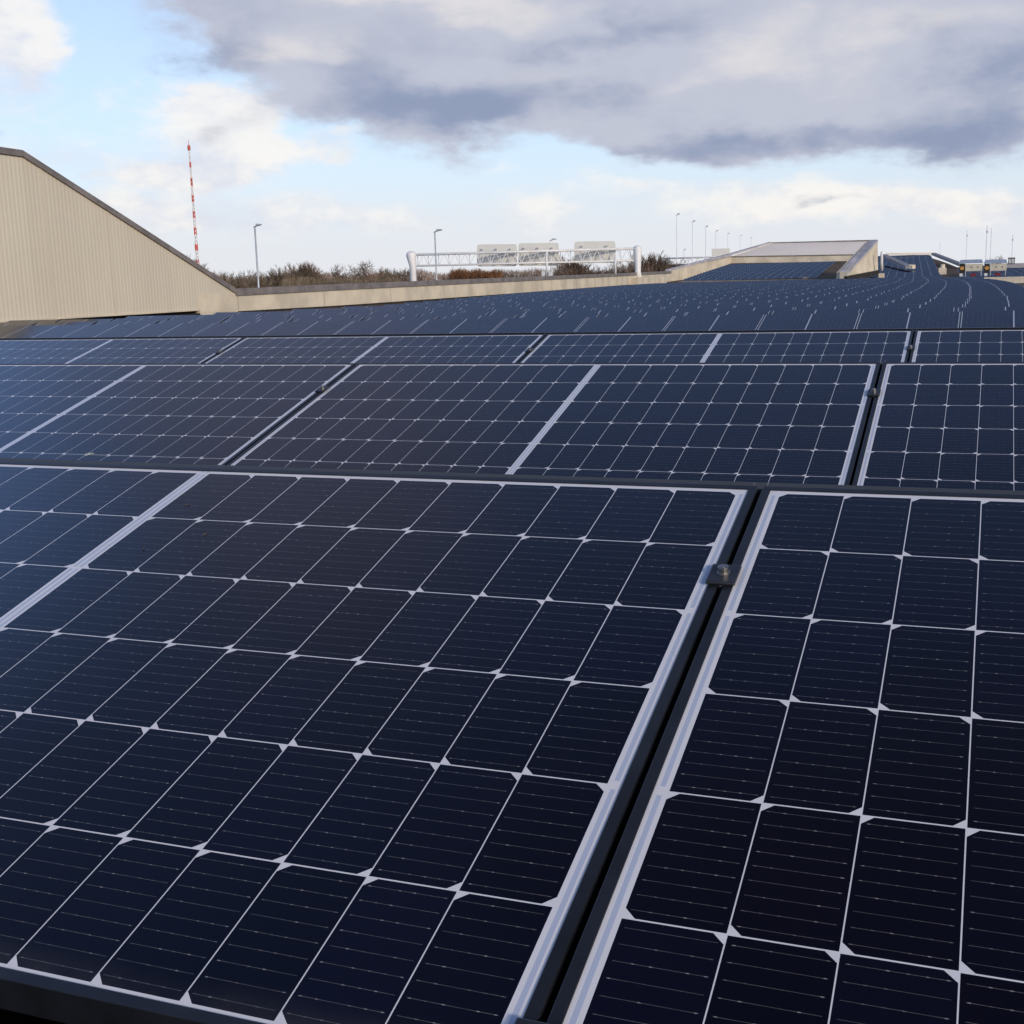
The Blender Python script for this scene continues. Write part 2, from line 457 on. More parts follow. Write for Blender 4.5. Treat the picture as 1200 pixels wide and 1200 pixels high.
def make_clamp(loc, tilt, label):
    global clamp_proto
    root = thing('panel_clamp', loc, label, 'clamp', 'black clamps holding neighbouring panels')
    root.rotation_euler = (tilt, 0, 0)
    if clamp_proto is None:
        bm = bmesh.new(); box(bm, -.0175, .0175, -.023, .023, .0018, .0065)
        box(bm, -.0031, .0031, -.022, .022, -.032, .0018)
        p = obj('plate', bm, M_CLAMP, root, bevel=.0018)
        bm = bmesh.new(); tube(bm, [(0, 0, .0066), (0, 0, .0082)], [.0080, .0080], 20)
        w = obj('washer', bm, M_STEEL, root)
        bm = bmesh.new(); tube(bm, [(0, 0, .0083), (0, 0, .0150), (0, 0, .0152)], [.0063, .0063, .0054], 20)
        tube(bm, [(0, 0, .0153), (0, 0, .0156)], [.0030, .0030], 6)
        b = obj('bolt', bm, M_STEEL, root, bevel=.0004)
        clamp_proto = (p, w, b)
    else:
        for q in clamp_proto:
            c = q.copy(); COL.objects.link(c); c.parent = root
clabel = {(0, 0): 'nearest and largest black clamp with shiny bolt between the two front panels',
          (0, 9): 'black clamp low on the nearest long gap, cut by the bottom of the photo',
          (1, 0): 'black clamp on the second-row gap near the right side',
          (1, -1): 'black clamp on the second-row gap at left, under the parapet',
          (2, 0): 'small black clamp on the third-row gap near the right edge',
          (2, -1): 'small black clamp on the third-row gap at the middle of the photo',
          (2, -2): 'small black clamp on the third-row gap at the far left'}
for ri, (xr, yt, zt, tl) in enumerate(rows):
    cs, sn = math.cos(tl), math.sin(tl)
    yb = yt - W * cs; zb = CAMZ + zt - W * sn
    for c in range(cols[ri][0], 2):
        if (ri, c) not in labels: continue
        near_panel(xr - L + c * PITCH, yb, zb, labels[(ri, c)], 'large solar panels of the near rows', tl)
        if c < 1:
            xg = xr + .0035 + c * PITCH
            s = W - .262
            if (ri, c) in clabel: make_clamp((xg, yb + s * cs, zb + s * sn), tl, clabel[(ri, c)])
    # ridge rail behind the top edge with the wind plate that drops away behind it
    x0, x1 = xr + cols[ri][0] * PITCH - L - .3, xr + PITCH + .25
    rail = thing('ridge_rail', ((x0 + x1) / 2, yt, zb - .1), ['thin black rail along the top of the nearest panel row', 'thin black rail along the top of the second panel row', 'thin black rail along the top of the third panel row'][ri], 'rail', 'black rails behind the panel rows')
    z0 = CAMZ + zt
    bm = bmesh.new(); box(bm, x0, x1, yt + .004, yt + .062, z0 - .034, z0 - .004)
    local(obj('rail', bm, M_BLACK, bevel=.002), rail)
    bm = bmesh.new(); prism(bm, [(x0, yt + .064, z0 - .012), (x0, yt + .50, z0 - .40), (x0, yt + .502, z0 - .40), (x0, yt + .067, z0 - .010)], (x1 - x0, 0, 0))
    local(obj('wind_plate', bm, M_FRAME), rail)
    for c in range(cols[ri][0] - 0, 1):
        if (ri, c) not in labels: continue
        xg = xr + .0035 + c * PITCH
        for sx in (-.009, .009):
            bm = bmesh.new(); box(bm, xg + sx - .0009, xg + sx + .0009, yt + .0005, yt + .003, z0 - .01, z0 + .0045)
            local(obj('edge_clip', bm, M_STEEL), rail)
    # support rails under the joints
    for c in range(cols[ri][0], 2):
        xg = xr + .0035 + c * PITCH
        if (ri, c) not in labels: continue
        sup = thing('support_rail', (xg, yb, zb), ['black support rail under the joints of the nearest row',
              'black support rail under the joints of the second row', 'black support rail under the joints of the third row'][ri], 'rail', 'support rails under row %s' % ORD[ri])
        sup.rotation_euler = (tl, 0, 0)
        bm = bmesh.new(); box(bm, -.03, .03, -.02, W - .01, -FH - .045, -FH - .003)
        obj('rail', bm, M_BLACK, sup)
        bm = bmesh.new(); box(bm, -.05, .05, .03, .10, -FH - .12, -FH - .0455); obj('foot', bm, M_BLACK, sup)
# lower clamp on the nearest gap
xr, yt, zt, tl = rows[0]; yb = yt - W * math.cos(tl); zb = CAMZ + zt - W * math.sin(tl)
make_clamp((xr + .0035, yb + .035 * math.cos(tl), zb + .035 * math.sin(tl)), tl, clabel[(0, 9)])

# a bird dropping on the left panel of the second row
xr, yt, zt, tl = rows[1]; r = ray(104, 532)
nrm = Vector((0, -math.sin(tl), math.cos(tl))); p0 = Vector((xr, yt, CAMZ + zt))
q = CAM + r * ((p0 - CAM).dot(nrm) / r.dot(nrm))
bm = bmesh.new()
for dx, dy, rr in ((0, 0, .007), (.009, .004, .005), (-.008, -.003, .0045), (.016, .001, .003)):
    bmesh.ops.create_icosphere(bm, subdivisions=2, radius=rr, matrix=Matrix.Translation((dx, dy, .0008)) @ Matrix.Diagonal((1, .8, .22, 1)))
dr = obj('bird_dropping', bm, M_DROP, smooth=True); dr.location = q; dr.rotation_euler = (tl, 0, 0)
tag(dr, 'small pale greenish dropping on the second-row panel at the left', 'dropping')

# three dry leaf scraps on the nearest panel
xr, yt, zt, tl = rows[0]; nrm = Vector((0, -math.sin(tl), math.cos(tl))); p0 = Vector((xr, yt, CAMZ + zt))
for (u, v, rz_, lab) in ((219, 592, .4, 'upper tiny dark leaf scrap on the nearest panel, right of its middle bar'), (240, 627, 1.3, 'middle tiny leaf scrap on the nearest panel, right of its middle bar'),
                   (168, 644, 2.2, 'lowest tiny dark leaf scrap on the nearest panel, close to its middle bar')):
    r = ray(u, v); q = CAM + r * ((p0 - CAM).dot(nrm) / r.dot(nrm))
    bm = bmesh.new(); pts = [(-.004, 0, .0006), (-.001, .0016, .0018), (.003, .0010, .0010), (.0042, -.0004, .0022), (.0005, -.0016, .0007)]
    prism(bm, pts, (0, 0, .0004)); o = obj('leaf_scrap', bm, M_BARK); o.location = q; o.rotation_euler = (tl, 0, rz_)
    tag(o, lab, 'leaf', 'leaf scraps on the glass')

# ------------------------------------------------------------------ the far field
bm = bmesh.new(); uvl = bm.loops.layers.uv.new('UVMap'); far_panel_into(bm, uvl, Matrix.Identity(4))
me_far = bpy.data.meshes.new('solar_panel_far'); bm.normal_update(); bm.to_mesh(me_far); bm.free()
me_far.materials.append(M_CELLF); me_far.materials.append(M_FRAME)
me_far.name = 'solar_panel'
FL = [(20, -27.5), (27, -27), (30, -23.6), (34, -20.8), (38, -19.6), (54, -21.6), (83, -26.5), (118, -32.3), (135, -34.3), (300, -44)]
def field_left(Y):
    for (a, b), (c, d) in zip(FL, FL[1:]):
        if Y <= c: return b + (d - b) * (Y - a) / (c - a)
RP = 2.16; Y0 = 24.3 - W * math.cos(TILT); FZ = .225
rest = bmesh.new(); ruv = rest.loops.layers.uv.new('UVMap')
count = 0
rnd = random.Random(11)
for k in range(0, 92):
    Y = Y0 + k * RP
    if Y > 215: break
    slope = (off(Y + 1) - off(Y - 1)) / 2
    jx = 0 if k == 0 else rnd.uniform(-.03, .03) + rnd.choice((0, 0, 0, 0, .10, -.12)) * (Y < 50)
    right = 1.255 + off(Y)
    if k > 0: right += jx * (.3 if Y > 30 else 1)
    if Y > 112: right = min(right, -2.4 + off(Y) + 2.0)
    if Y > 140: right = min(right, right_rim(Y) - .3)
    shift = slope * 1.0
    z = FZ + roof_z(Y)
    cslope = TILT
    npan = 40; idx = 0; lst = []
    for i in range(npan):
        xl = right - L - i * PITCH
        if i > 0 and k > 0: xl += jx * min(i, 3) / 3 * (0 if Y > 30 and i < 2 else 1)
        if Y < 132 and xl < field_left(Y): break
        xf = at(1001, 320, Y).x
        if Y >= 132 and xl < xf + .4: break
        cen = Vector((xl + L / 2, Y + .5, z + .15))
        pc = M.transposed() @ (cen - CAM); u = 600 + FPX * pc.x / pc.z
        if u < -60 - 1600 / max(pc.z, 1) or u > 1290: continue
        lst.append(xl)
    lst.sort()
    if 0 < k and Y < 132 and lst and lst[0] > -45:
        rem = lst[0] - field_left(Y)
        if 0 < rem < PITCH:
            nl = [x for x in lst if x < -8]
            if nl: lst = [x - rem * (len(nl) - i) / len(nl) if i < len(nl) else x for i, x in enumerate(lst)]
    for j, xl in enumerate(lst):
        T = Matrix.Translation((xl, Y - slope * 0, z + rnd.uniform(-.002, .002))) @ Matrix.Rotation(cslope + rnd.uniform(-.003, .003), 4, 'X')
        if count < 290 and Y < 64:
            o = bpy.data.objects.new('solar_panel', me_far); COL.objects.link(o); o.matrix_world = T
            o['label'] = 'dark blue field solar panel, %s row from the front, %s from its left end' % (ORD[k], ORD[j])
            o['category'] = 'solar panel'; o['group'] = 'solar panels of the far field'
            count += 1
        else: far_panel_into(rest, ruv, T)
# a second field right of the bend, behind the two roof units
for k in range(18):
    Y = 108 + k * 2.3
    for i in range(9):
        xl = 1.6 + off(Y) + i * PITCH
        far_panel_into(rest, ruv, Matrix.Translation((xl, Y, FZ + roof_z(min(Y, 135)) + max(0, Y - 128) * .03)) @ Matrix.Rotation(TILT, 4, 'X'))
# panels on the ramp inside the sunk bay
RA, RB = 133.0, 172.0
for k in range(16):
    Y = RA + 1.0 + (RB - RA - 3) * k / 16
    f = (Y - RA) / (RB - RA)
    a = at(797 + (857 - 797) * f, 320, Y); b = at(944 + (972 - 944) * f, 320, Y)
    zz = .12 + 1.72 * f
    x = b.x - L + 1.1
    while x > a.x - .9:
        far_panel_into(rest, ruv, Matrix.Translation((x, Y, zz + .06)) @ Matrix.Rotation(TILT, 4, 'X')); x -= PITCH
me = bpy.data.meshes.new('distant_solar_panels'); rest.normal_update(); rest.to_mesh(me); rest.free()
me.materials.append(M_CELLF); me.materials.append(M_FRAME)
o = bpy.data.objects.new('distant_solar_panels', me); COL.objects.link(o)
tag(o, 'countless small dark blue solar panels shrinking towards the far end of the roof', 'solar panels', kind='stuff')

# ------------------------------------------------------------------ cladded gable and parapet on the left
def wallx(Y): return WX + off(Y)
def on_wall(u, v, dx=0.0):
    r = ray(u, v); Y = 60.0
    for _ in range(60): Y = (wallx(Y) + dx) / (r.x / r.y)
    return CAM + r * (Y / r.y)
pE = on_wall(233, 350)            # where the big cladded wall meets the low parapet
p_top0 = on_wall(24, 176); p_top1 = on_wall(275, 338.5)
gable = thing('cladded_gable_wall', (pE.x, (p_top0.y + pE.y) / 2, 0), 'tall tan ribbed metal wall sloping down to the parapet at left', 'wall')
# ribbed sheet following the wall line, top follows the slope of the gable
def top_at(Y):
    if Y <= p_top0.y: return p_top0.z + (p_top0.y - Y) * .02
    if Y <= p_top1.y: return p_top0.z + (p_top1.z - p_top0.z) * (Y - p_top0.y) / (p_top1.y - p_top0.y)
    return p_top1.z
bR0 = on_wall(0, 376.5); bR1 = on_wall(232, 362.7)
def bot_at(Y):
    if Y < pE.y: return bR0.z + (bR1.z - bR0.z) * (Y - bR0.y) / (bR1.y - bR0.y)
    return -.02
bm = bmesh.new(); Y = 18.0; prev = None
per = .20; prof = ((0, 0), (.07, 0), (.095, .006), (.175, .006), (.20, 0))
Yend = p_top1.y
while Y < Yend:
    for (dy, dx) in prof[:-1]:
        yy = Y + dy
        a = bm.verts.new((wallx(yy) + dx, yy, bot_at(yy))); b = bm.verts.new((wallx(yy) + dx, yy, top_at(yy) - .05))
        if prev: bm.faces.new((prev[0], a, b, prev[1]))
        prev = (a, b)
    Y += per
local(obj('ribbed_sheet', bm, M_CLAD), gable)
bm = bmesh.new()
for yy in (on_wall(57, 300).y, on_wall(130, 300).y):   # cover strips over the sheet joints
    box(bm, wallx(yy) + .0095, wallx(yy) + .022, yy - .05, yy + .05, bot_at(yy), top_at(yy) - .06)
local(obj('joint_strip', bm, M_CLAD), gable)
bm = bmesh.new()      # building volume behind
pts = [(wallx(30) - .08 - 0, 18, .0), (wallx(30) - .08, 18, top_at(18) - .07), (wallx(30) - .08, p_top0.y, top_at(p_top0.y) - .07), (wallx(50) - .6, Yend, p_top1.z - .1), (wallx(50) - .6, Yend, .0)]
prism(bm, pts, (-13, 0, 0)); local(obj('building_block', bm, M_CONC), gable)
bm = bmesh.new()
ck = .30
def coping_path(bm, Y0_, Y1_, topf, w=.55, h=.21, lip=.10, step=1.5, botd=None):
    Yl = [Y0_]; 
    while Yl[-1] + step < Y1_: Yl.append(Yl[-1] + step)
    Yl.append(Y1_); prev = None
    for yy in Yl:
        x = wallx(yy) + lip; z = topf(yy)
        ring = [bm.verts.new((x, yy, z - h)), bm.verts.new((x, yy, z)), bm.verts.new((x - w, yy, z)), bm.verts.new((x - w, yy, z - h))]
        if prev:
            for i in range(4): j = (i + 1) % 4; bm.faces.new((prev[i], prev[j], ring[j], ring[i]))
        else: bm.faces.new(ring)
        prev = ring
    bm.faces.new(prev[::-1])
coping_path(bm, 18.0, p_top0.y, top_at)
coping_path(bm, p_top0.y + .002, p_top1.y, top_at)
local(obj('coping', bm, M_COPING), gable)
bm = bmesh.new(); box(bm, wallx(24) + .05, wallx(24) + .11, 18, bR1.y, bot_at(20) - .06, bot_at(20) - .001) if False else None
prevp = None
for i in range(25):       # drip flashing under the sheet
    yy = 18 + (bR1.y - 18) * i / 24; x = wallx(yy) + .07; z = bot_at(yy)
    ring = [bm.verts.new((x, yy, z - .05)), bm.verts.new((x, yy, z)), bm.verts.new((x - .10, yy, z)), bm.verts.new((x - .10, yy, z - .05))]
    if prevp:
        for q in range(4): w_ = (q + 1) % 4; bm.faces.new((prevp[q], prevp[w_], ring[w_], ring[q]))
    prevp = ring
local(obj('flashing', bm, M_CONC), gable)
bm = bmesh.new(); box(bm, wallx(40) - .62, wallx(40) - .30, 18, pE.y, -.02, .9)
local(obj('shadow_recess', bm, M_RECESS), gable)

Pend = on_wall(786, 317.5)
par_pts = [p_top1, on_wall(400, 332.7), on_wall(750, 319.2), Pend]
def par_top(Y):
    for a, b in zip(par_pts, par_pts[1:]):
        if Y <= b.y: return a.z + (b.z - a.z) * (Y - a.y) / (b.y - a.y)
    return Pend.z
bpts = [on_wall(u, v) for u, v in ((233, 367.2), (397, 358), (567, 346.2), (738, 333.5), (786, 330))]
def base_z(Y):
    if Y <= bpts[0].y: return bpts[0].z
    for a, b in zip(bpts, bpts[1:]):
        if Y <= b.y: return a.z + (b.z - a.z) * (Y - a.y) / (b.y - a.y)
    return bpts[-1].z
parapet = thing('parapet_wall', (wallx(80), 80, 0), 'long low tan parapet wall with grey-brown coping behind the panel field', 'wall')
bm = bmesh.new(); Yl = [pE.y + .01]
while Yl[-1] + 3 < Pend.y: Yl.append(Yl[-1] + 3)
Yl.append(Pend.y); prevp = None
for yy in Yl:
    x = wallx(yy) + .02; tz = (par_top(yy) if yy > p_top1.y else top_at(yy)) - .15
    if yy < p_top1.y: tz = min(tz, p_top1.z - .15)
    bz = base_z(yy)
    ring = [bm.verts.new((x, yy, bz)), bm.verts.new((x, yy, tz)), bm.verts.new((x - .32, yy, tz)), bm.verts.new((x - .32, yy, bz))]
    if prevp:
        for q in range(4): w_ = (q + 1) % 4; bm.faces.new((prevp[q], prevp[w_], ring[w_], ring[q]))
    else: bm.faces.new(ring)
    prevp = ring
bm.faces.new(prevp[::-1])
local(obj('wall_face', bm, M_CONC), parapet)
bm = bmesh.new(); coping_path(bm, p_top1.y + .004, Pend.y, par_top, w=.50, h=.30, lip=.10, step=3)
local(obj('coping', bm, M_COPING), parapet)
bm = bmesh.new(); prevp = None
for yy in Yl:       # dark upstand of roofing felt below the wall face
    x = wallx(yy) - .01; z1 = base_z(yy) + .04; z0 = min(roof_z(yy), z1) - .3
    ring = [bm.verts.new((x, yy, z0)), bm.verts.new((x, yy, z1)), bm.verts.new((x - .25, yy, z1)), bm.verts.new((x - .25, yy, z0))]
    if prevp:
        for q in range(4): w_ = (q + 1) % 4; bm.faces.new((prevp[q], prevp[w_], ring[w_], ring[q]))
    prevp = ring
local(obj('felt_upstand', bm, M_RECESS), parapet)
bm = bmesh.new()
yy = pE.y + 3
while yy < Pend.y - 4:      # joints in the render
    box(bm, wallx(yy) + .020, wallx(yy) + .024, yy - .012, yy + .012, base_z(yy) + .01, par_top(yy) - .32 if yy > p_top1.y else .9); yy += 8.1
local(obj('joint', bm, M_COPING), parapet)
# plinth that carries the gantry leg
pl = on_wall(738, 334); pr = on_wall(765, 332)
bm = bmesh.new(); box(bm, wallx(pl.y) - .2, wallx(pl.y) + .9, pl.y, pr.y, -.02, on_wall(748, 325).z)
o = obj('concrete_plinth', bm, M_CONC, bevel=.03); tag(o, 'tan concrete plinth under the right gantry leg on the parapet', 'plinth')

PY_ = Pend.y - .6
# ------------------------------------------------------------------ sunk bay with its raised walls
bay = thing('roof_portal', tuple(at(900, 320, RA)), 'tan raised roof structure with sloped sides around a sunk panel bay', 'roof structure')
def poly(pix, dpt, thick, m, name, parent, offv=None):
    """a slab whose outline is given by picture points at real distances"""
    pts = [at(u, v, Y) for (u, v), Y in zip(pix, dpt)] if not isinstance(dpt, (int, float)) else [at(u, v, dpt) for u, v in pix]
    bm = bmesh.new(); prism(bm, pts, offv or (0, thick, 0)); return local(obj(name, bm, m), parent)
poly([(784, 334), (857, 308.5), (857, 301), (784, 317.7)], [PY_, RB, RB, PY_], 0, M_CONC, 'ramp_wall', bay, (-.4, .1, 0))
poly([(784, 317.6), (857, 301), (857.5, 299.2), (905, 285.2), (905, 283.4), (856, 297.5), (784, 315.6)], [PY_, RB - .2, RB - .2, RB + 8, RB + 8, RB - .2, PY_], 0, M_COPGREY, 'ramp_coping', bay, (-.5, .1, 0))
poly([(857, 308.5), (1012, 306), (1012, 298.4), (857, 300.8)], RB, .5, M_CONC, 'upstand', bay)
poly([(857, 300.6), (1014, 298.2), (1026, 282.5), (905, 285)], [RB + .2, RB + .2, RB + 7, RB + 8], 0, M_PALE, 'sloped_face', bay, (0, .5, .02))
poly([(857, 301.2), (1012, 298.7), (1012, 297.7), (857, 300.2)], RB - .1, .1, M_COPING, 'trim', bay)
poly([(904, 285.4), (1028, 282.4), (1028, 280.8), (904, 283.9)], [RB + 7.9, RB + 6.9, RB + 6.9, RB + 7.9], 0, M_COPING, 'top_coping', bay, (0, .6, .0))
poly([(795, 331), (988, 328.0), (988, 326.4), (795, 329.4)], RA - .6, .3, M_COPING, 'kerb', bay)
poly([(944, 326.5), (985, 326.5), (992, 306), (978, 306)], [RA, RA, RB - .5, RB - .5], 0, M_MOSS, 'walkway', bay, (0, 0, -.3))
poly([(940, 326.6), (945, 326.6), (979, 307), (977.5, 307)], [RA - .2, RA - .2, RB - .8, RB - .8], 0, M_COPING, 'walkway_edge', bay, (0, 0, .12))
# fin: tan side that faces the camera, broad grey sloping top
Fa, Fb = 126.0, 139.0
poly([(991, 326.5), (1029, 321.0), (1028.5, 282), (1023.5, 284.5), (991.5, 319)], [Fa, Fb, Fb, Fb - .7, Fa], 0, M_CONC, 'fin_wall', bay, (-.9, .2, 0))
poly([(992.5, 320), (1029, 281), (1019, 281.6), (984, 318.5)], [Fa - .2, Fb + .1, Fb + .3, Fa], 0, M_COPGREY, 'fin_coping', bay, (0, 0, -.25))
poly([(984, 326.4), (993, 326.8), (993, 319.5), (984, 318.4)], [Fa - .1, Fa - .2, Fa - .2, Fa - .1], 0, M_CONC, 'fin_end', bay, (0, .6, 0))
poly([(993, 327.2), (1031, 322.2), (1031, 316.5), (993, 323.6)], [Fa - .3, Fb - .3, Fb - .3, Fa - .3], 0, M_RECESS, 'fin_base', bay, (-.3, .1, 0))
bm = bmesh.new(); tube(bm, [at(1033.5, 317, 137), at(1033.3, 295, 137)], [.14, .12], 10)
o = obj('white_vent_pipe', bm, M_WHITE, smooth=True); tag(o, 'thin white vertical pipe beside the tall tan fin', 'pipe')
bm = bmesh.new(); a = at(1031, 317.5, 134); box(bm, a.x - .1, a.x + .45, a.y - .3, a.y + .3, roof_z(134), a.z - .25)
o = obj('pipe_base', bm, M_CONC, bevel=.03); tag(o, 'small tan block at the foot of the white vertical pipe', 'block')

# ------------------------------------------------------------------ far end of the roof
fe = thing('far_roof_rim', tuple(at(1080, 312, 180)), 'grey sloping roof rims with pale top edge behind the machines', 'roof edge')
def beam(pix, Ys_, w, h, m, name, parent):
    bm = bmesh.new(); bar(bm, at(*pix[0], Ys_[0]), at(*pix[1], Ys_[1]), w, h); return local(obj(name, bm, m), parent)
beam([(1035, 299.5), (1065, 313)], [172, 150], .75, .34, M_RIM, 'sloping_rim', fe)
beam([(1094, 297.6), (1127, 310.5)], [196, 165], .6, .32, M_RIM, 'sloping_rim', fe)
beam([(1038, 297.8), (1096, 297.2)], [205, 205], .5, .35, M_PALE, 'top_rim', fe)
bm = bmesh.new(); prism(bm, [at(1066, 315, 150), at(1066, 310.5, 150), at(1062, 310, 152), at(1060, 314, 152)], (.6, .5, 0)); local(obj('rim_foot', bm, M_CONC), fe)
bm = bmesh.new(); a = at(1104, 315, 150); box(bm, a.x - .35, a.x + .45, a.y, a.y + .7, roof_z(150), a.z + .1)
tube(bm, [(a.x + .05, a.y + .3, a.z + .1), (a.x + .05, a.y + .3, a.z + .5)], [.28, .22], 10)
o = obj('roof_vent', bm, M_CONC); tag(o, 'small tan roof vent standing alone among the far panels', 'vent')
a = at(1178, 312, 150); b = at(1225, 312, 150)
bm = bmesh.new(); box(bm, a.x, b.x + 8, 150, 150.8, 0, at(1190, 308.5, 150).z)
o = obj('rear_parapet', bm, M_COPGREY); tag(o, 'plain grey parapet at the right edge behind the second roof machine', 'wall')
bm = bmesh.new(); a = at(1153, 326.5, 84); b = at(1196, 327.2, 84); box(bm, a.x, b.x + .2, 84, 84.9, 0, at(1170, 324.8, 84).z)
o = obj('roof_ledge', bm, M_CONC, bevel=.02); tag(o, 'pale tan ledge on the brown roof below the second roof machine', 'ledge')
bm = bmesh.new(); a = at(1186, 338, 64); box(bm, a.x, a.x + 6, 64, 64.5, 0, .14)
o = obj('roof_ledge', bm, M_CONC, bevel=.02); tag(o, 'low pale kerb across the brown roof at the right edge', 'ledge')
bm = bmesh.new(); rr = random.Random(3); c0_ = at(1199, 346, 50)
for i in range(220):
    p = Vector((c0_.x + .1 + rr.gauss(0, .28), 50 + rr.gauss(0, .25), .02)); d = Vector((rr.gauss(0, .10), rr.gauss(0, .10), rr.uniform(.15, .42))); s = Vector((rr.gauss(0, 1), rr.gauss(0, 1), 0)).normalized() * .03
    v = [bm.verts.new(p - s), bm.verts.new(p + s), bm.verts.new(p + d)]; bm.faces.new(v)
o = obj('sedum_tuft', bm, M_LEAF); tag(o, 'small green plant tuft on the brown roof at the right edge', 'plant')

# two roof machines
def machine(u0, u1, label):
    Ym = 116.0; zr = roof_z(Ym); a = at(u0, 325, Ym); b = at(u1, 325, Ym); w = b.x - a.x; zt_ = at((u0 + u1) / 2, 304.2, Ym).z - zr
    root = thing('roof_machine', ((a.x + b.x) / 2, Ym, zr), label, 'machine', 'roof machines at the field end')
    H = zt_; x0, x1 = -w / 2, w / 2
    bm = bmesh.new(); box(bm, x0 + .46, x1, 0, .9, H * .48, H * .80); obj('casing', bm, M_UNIT, root, bevel=.02)
    bm = bmesh.new()
    for fx in (.42, .70):
        tube(bm, [(x0 + w * fx + .2, -.02, H * .66), (x0 + w * fx + .2, .0, H * .66)], [.055, .055], 12)
    obj('port', bm, M_BLACK, root)
    bm = bmesh.new()
    prism(bm, [(x0 - .03, -.06, H * .83), (x1 + .03, -.06, H * .83), (x1 + .03, -.06, H * .90), (x0 - .03, -.06, H * .90)], (0, 1.0, 0))
    prism(bm, [(x0, -.03, H * .90), (x1, -.03, H * .90), (x1 - .04, .1, H), (x0 + .04, .1, H)], (0, .75, 0))
    obj('lid', bm, M_LID, root)
    bm = bmesh.new(); box(bm, x0, x0 + .44, .02, .8, H * .40, H * .82); obj('motor_box', bm, M_BLACK, root, bevel=.02)
    bm = bmesh.new(); tube(bm, [(x0 + .20, -.06, H * .62), (x0 + .20, .019, H * .62)], [.15, .17], 18); obj('fan_disc', bm, M_ORANGE, root)
    bm = bmesh.new(); box(bm, x0 + .02, x0 + .26, -.04, .3, H * .26, H * .39); obj('junction_box', bm, M_WHITE, root, bevel=.01)
    for lx in (x0 + .50, x1 - .06):
        for ly in (.06, .82):
            bm = bmesh.new(); box(bm, lx - .03, lx + .03, ly - .03, ly + .03, 0, H * .479); obj('leg', bm, M_GALV, root)
    bm = bmesh.new(); bar(bm, (x0 + .42, .1, H * .42), (x0 + .62, .1, .04), .07); obj('brace', bm, M_BLACK, root)
    bm = bmesh.new(); tube(bm, [(x0 + w * .48, .3, H * .30), (x0 + w * .76, .3, H * .30)], [.16, .16], 12); obj('red_drum', bm, M_DRED, root)
    bm = bmesh.new(); box(bm, x0, x1, .0, .9, .02, .10); obj('base_frame', bm, M_GALV, root)
machine(1124, 1150.5, 'left one of two tan roof machines with orange disc and blue-grey lid')
machine(1153, 1179, 'right one of two tan roof machines with orange disc and blue-grey lid')
a = at(1182, 309, 149); b = at(1189, 303, 149)
cg = thing('vent_cage', (a.x, 149, a.z), 'small dark barred cage on the grey parapet right of the machines', 'cage')
bm = bmesh.new()
for i in range(5):
    xx = a.x + (b.x - a.x) * i / 4; bar(bm, (xx, 149.9, a.z), (xx, 149.9, b.z), .09)
local(obj('bars', bm, M_BLACK), cg)
bm = bmesh.new(); box(bm, a.x - .08, b.x + .08, 149.8, 150.4, b.z, b.z + .12); local(obj('cap', bm, M_BLACK), cg)

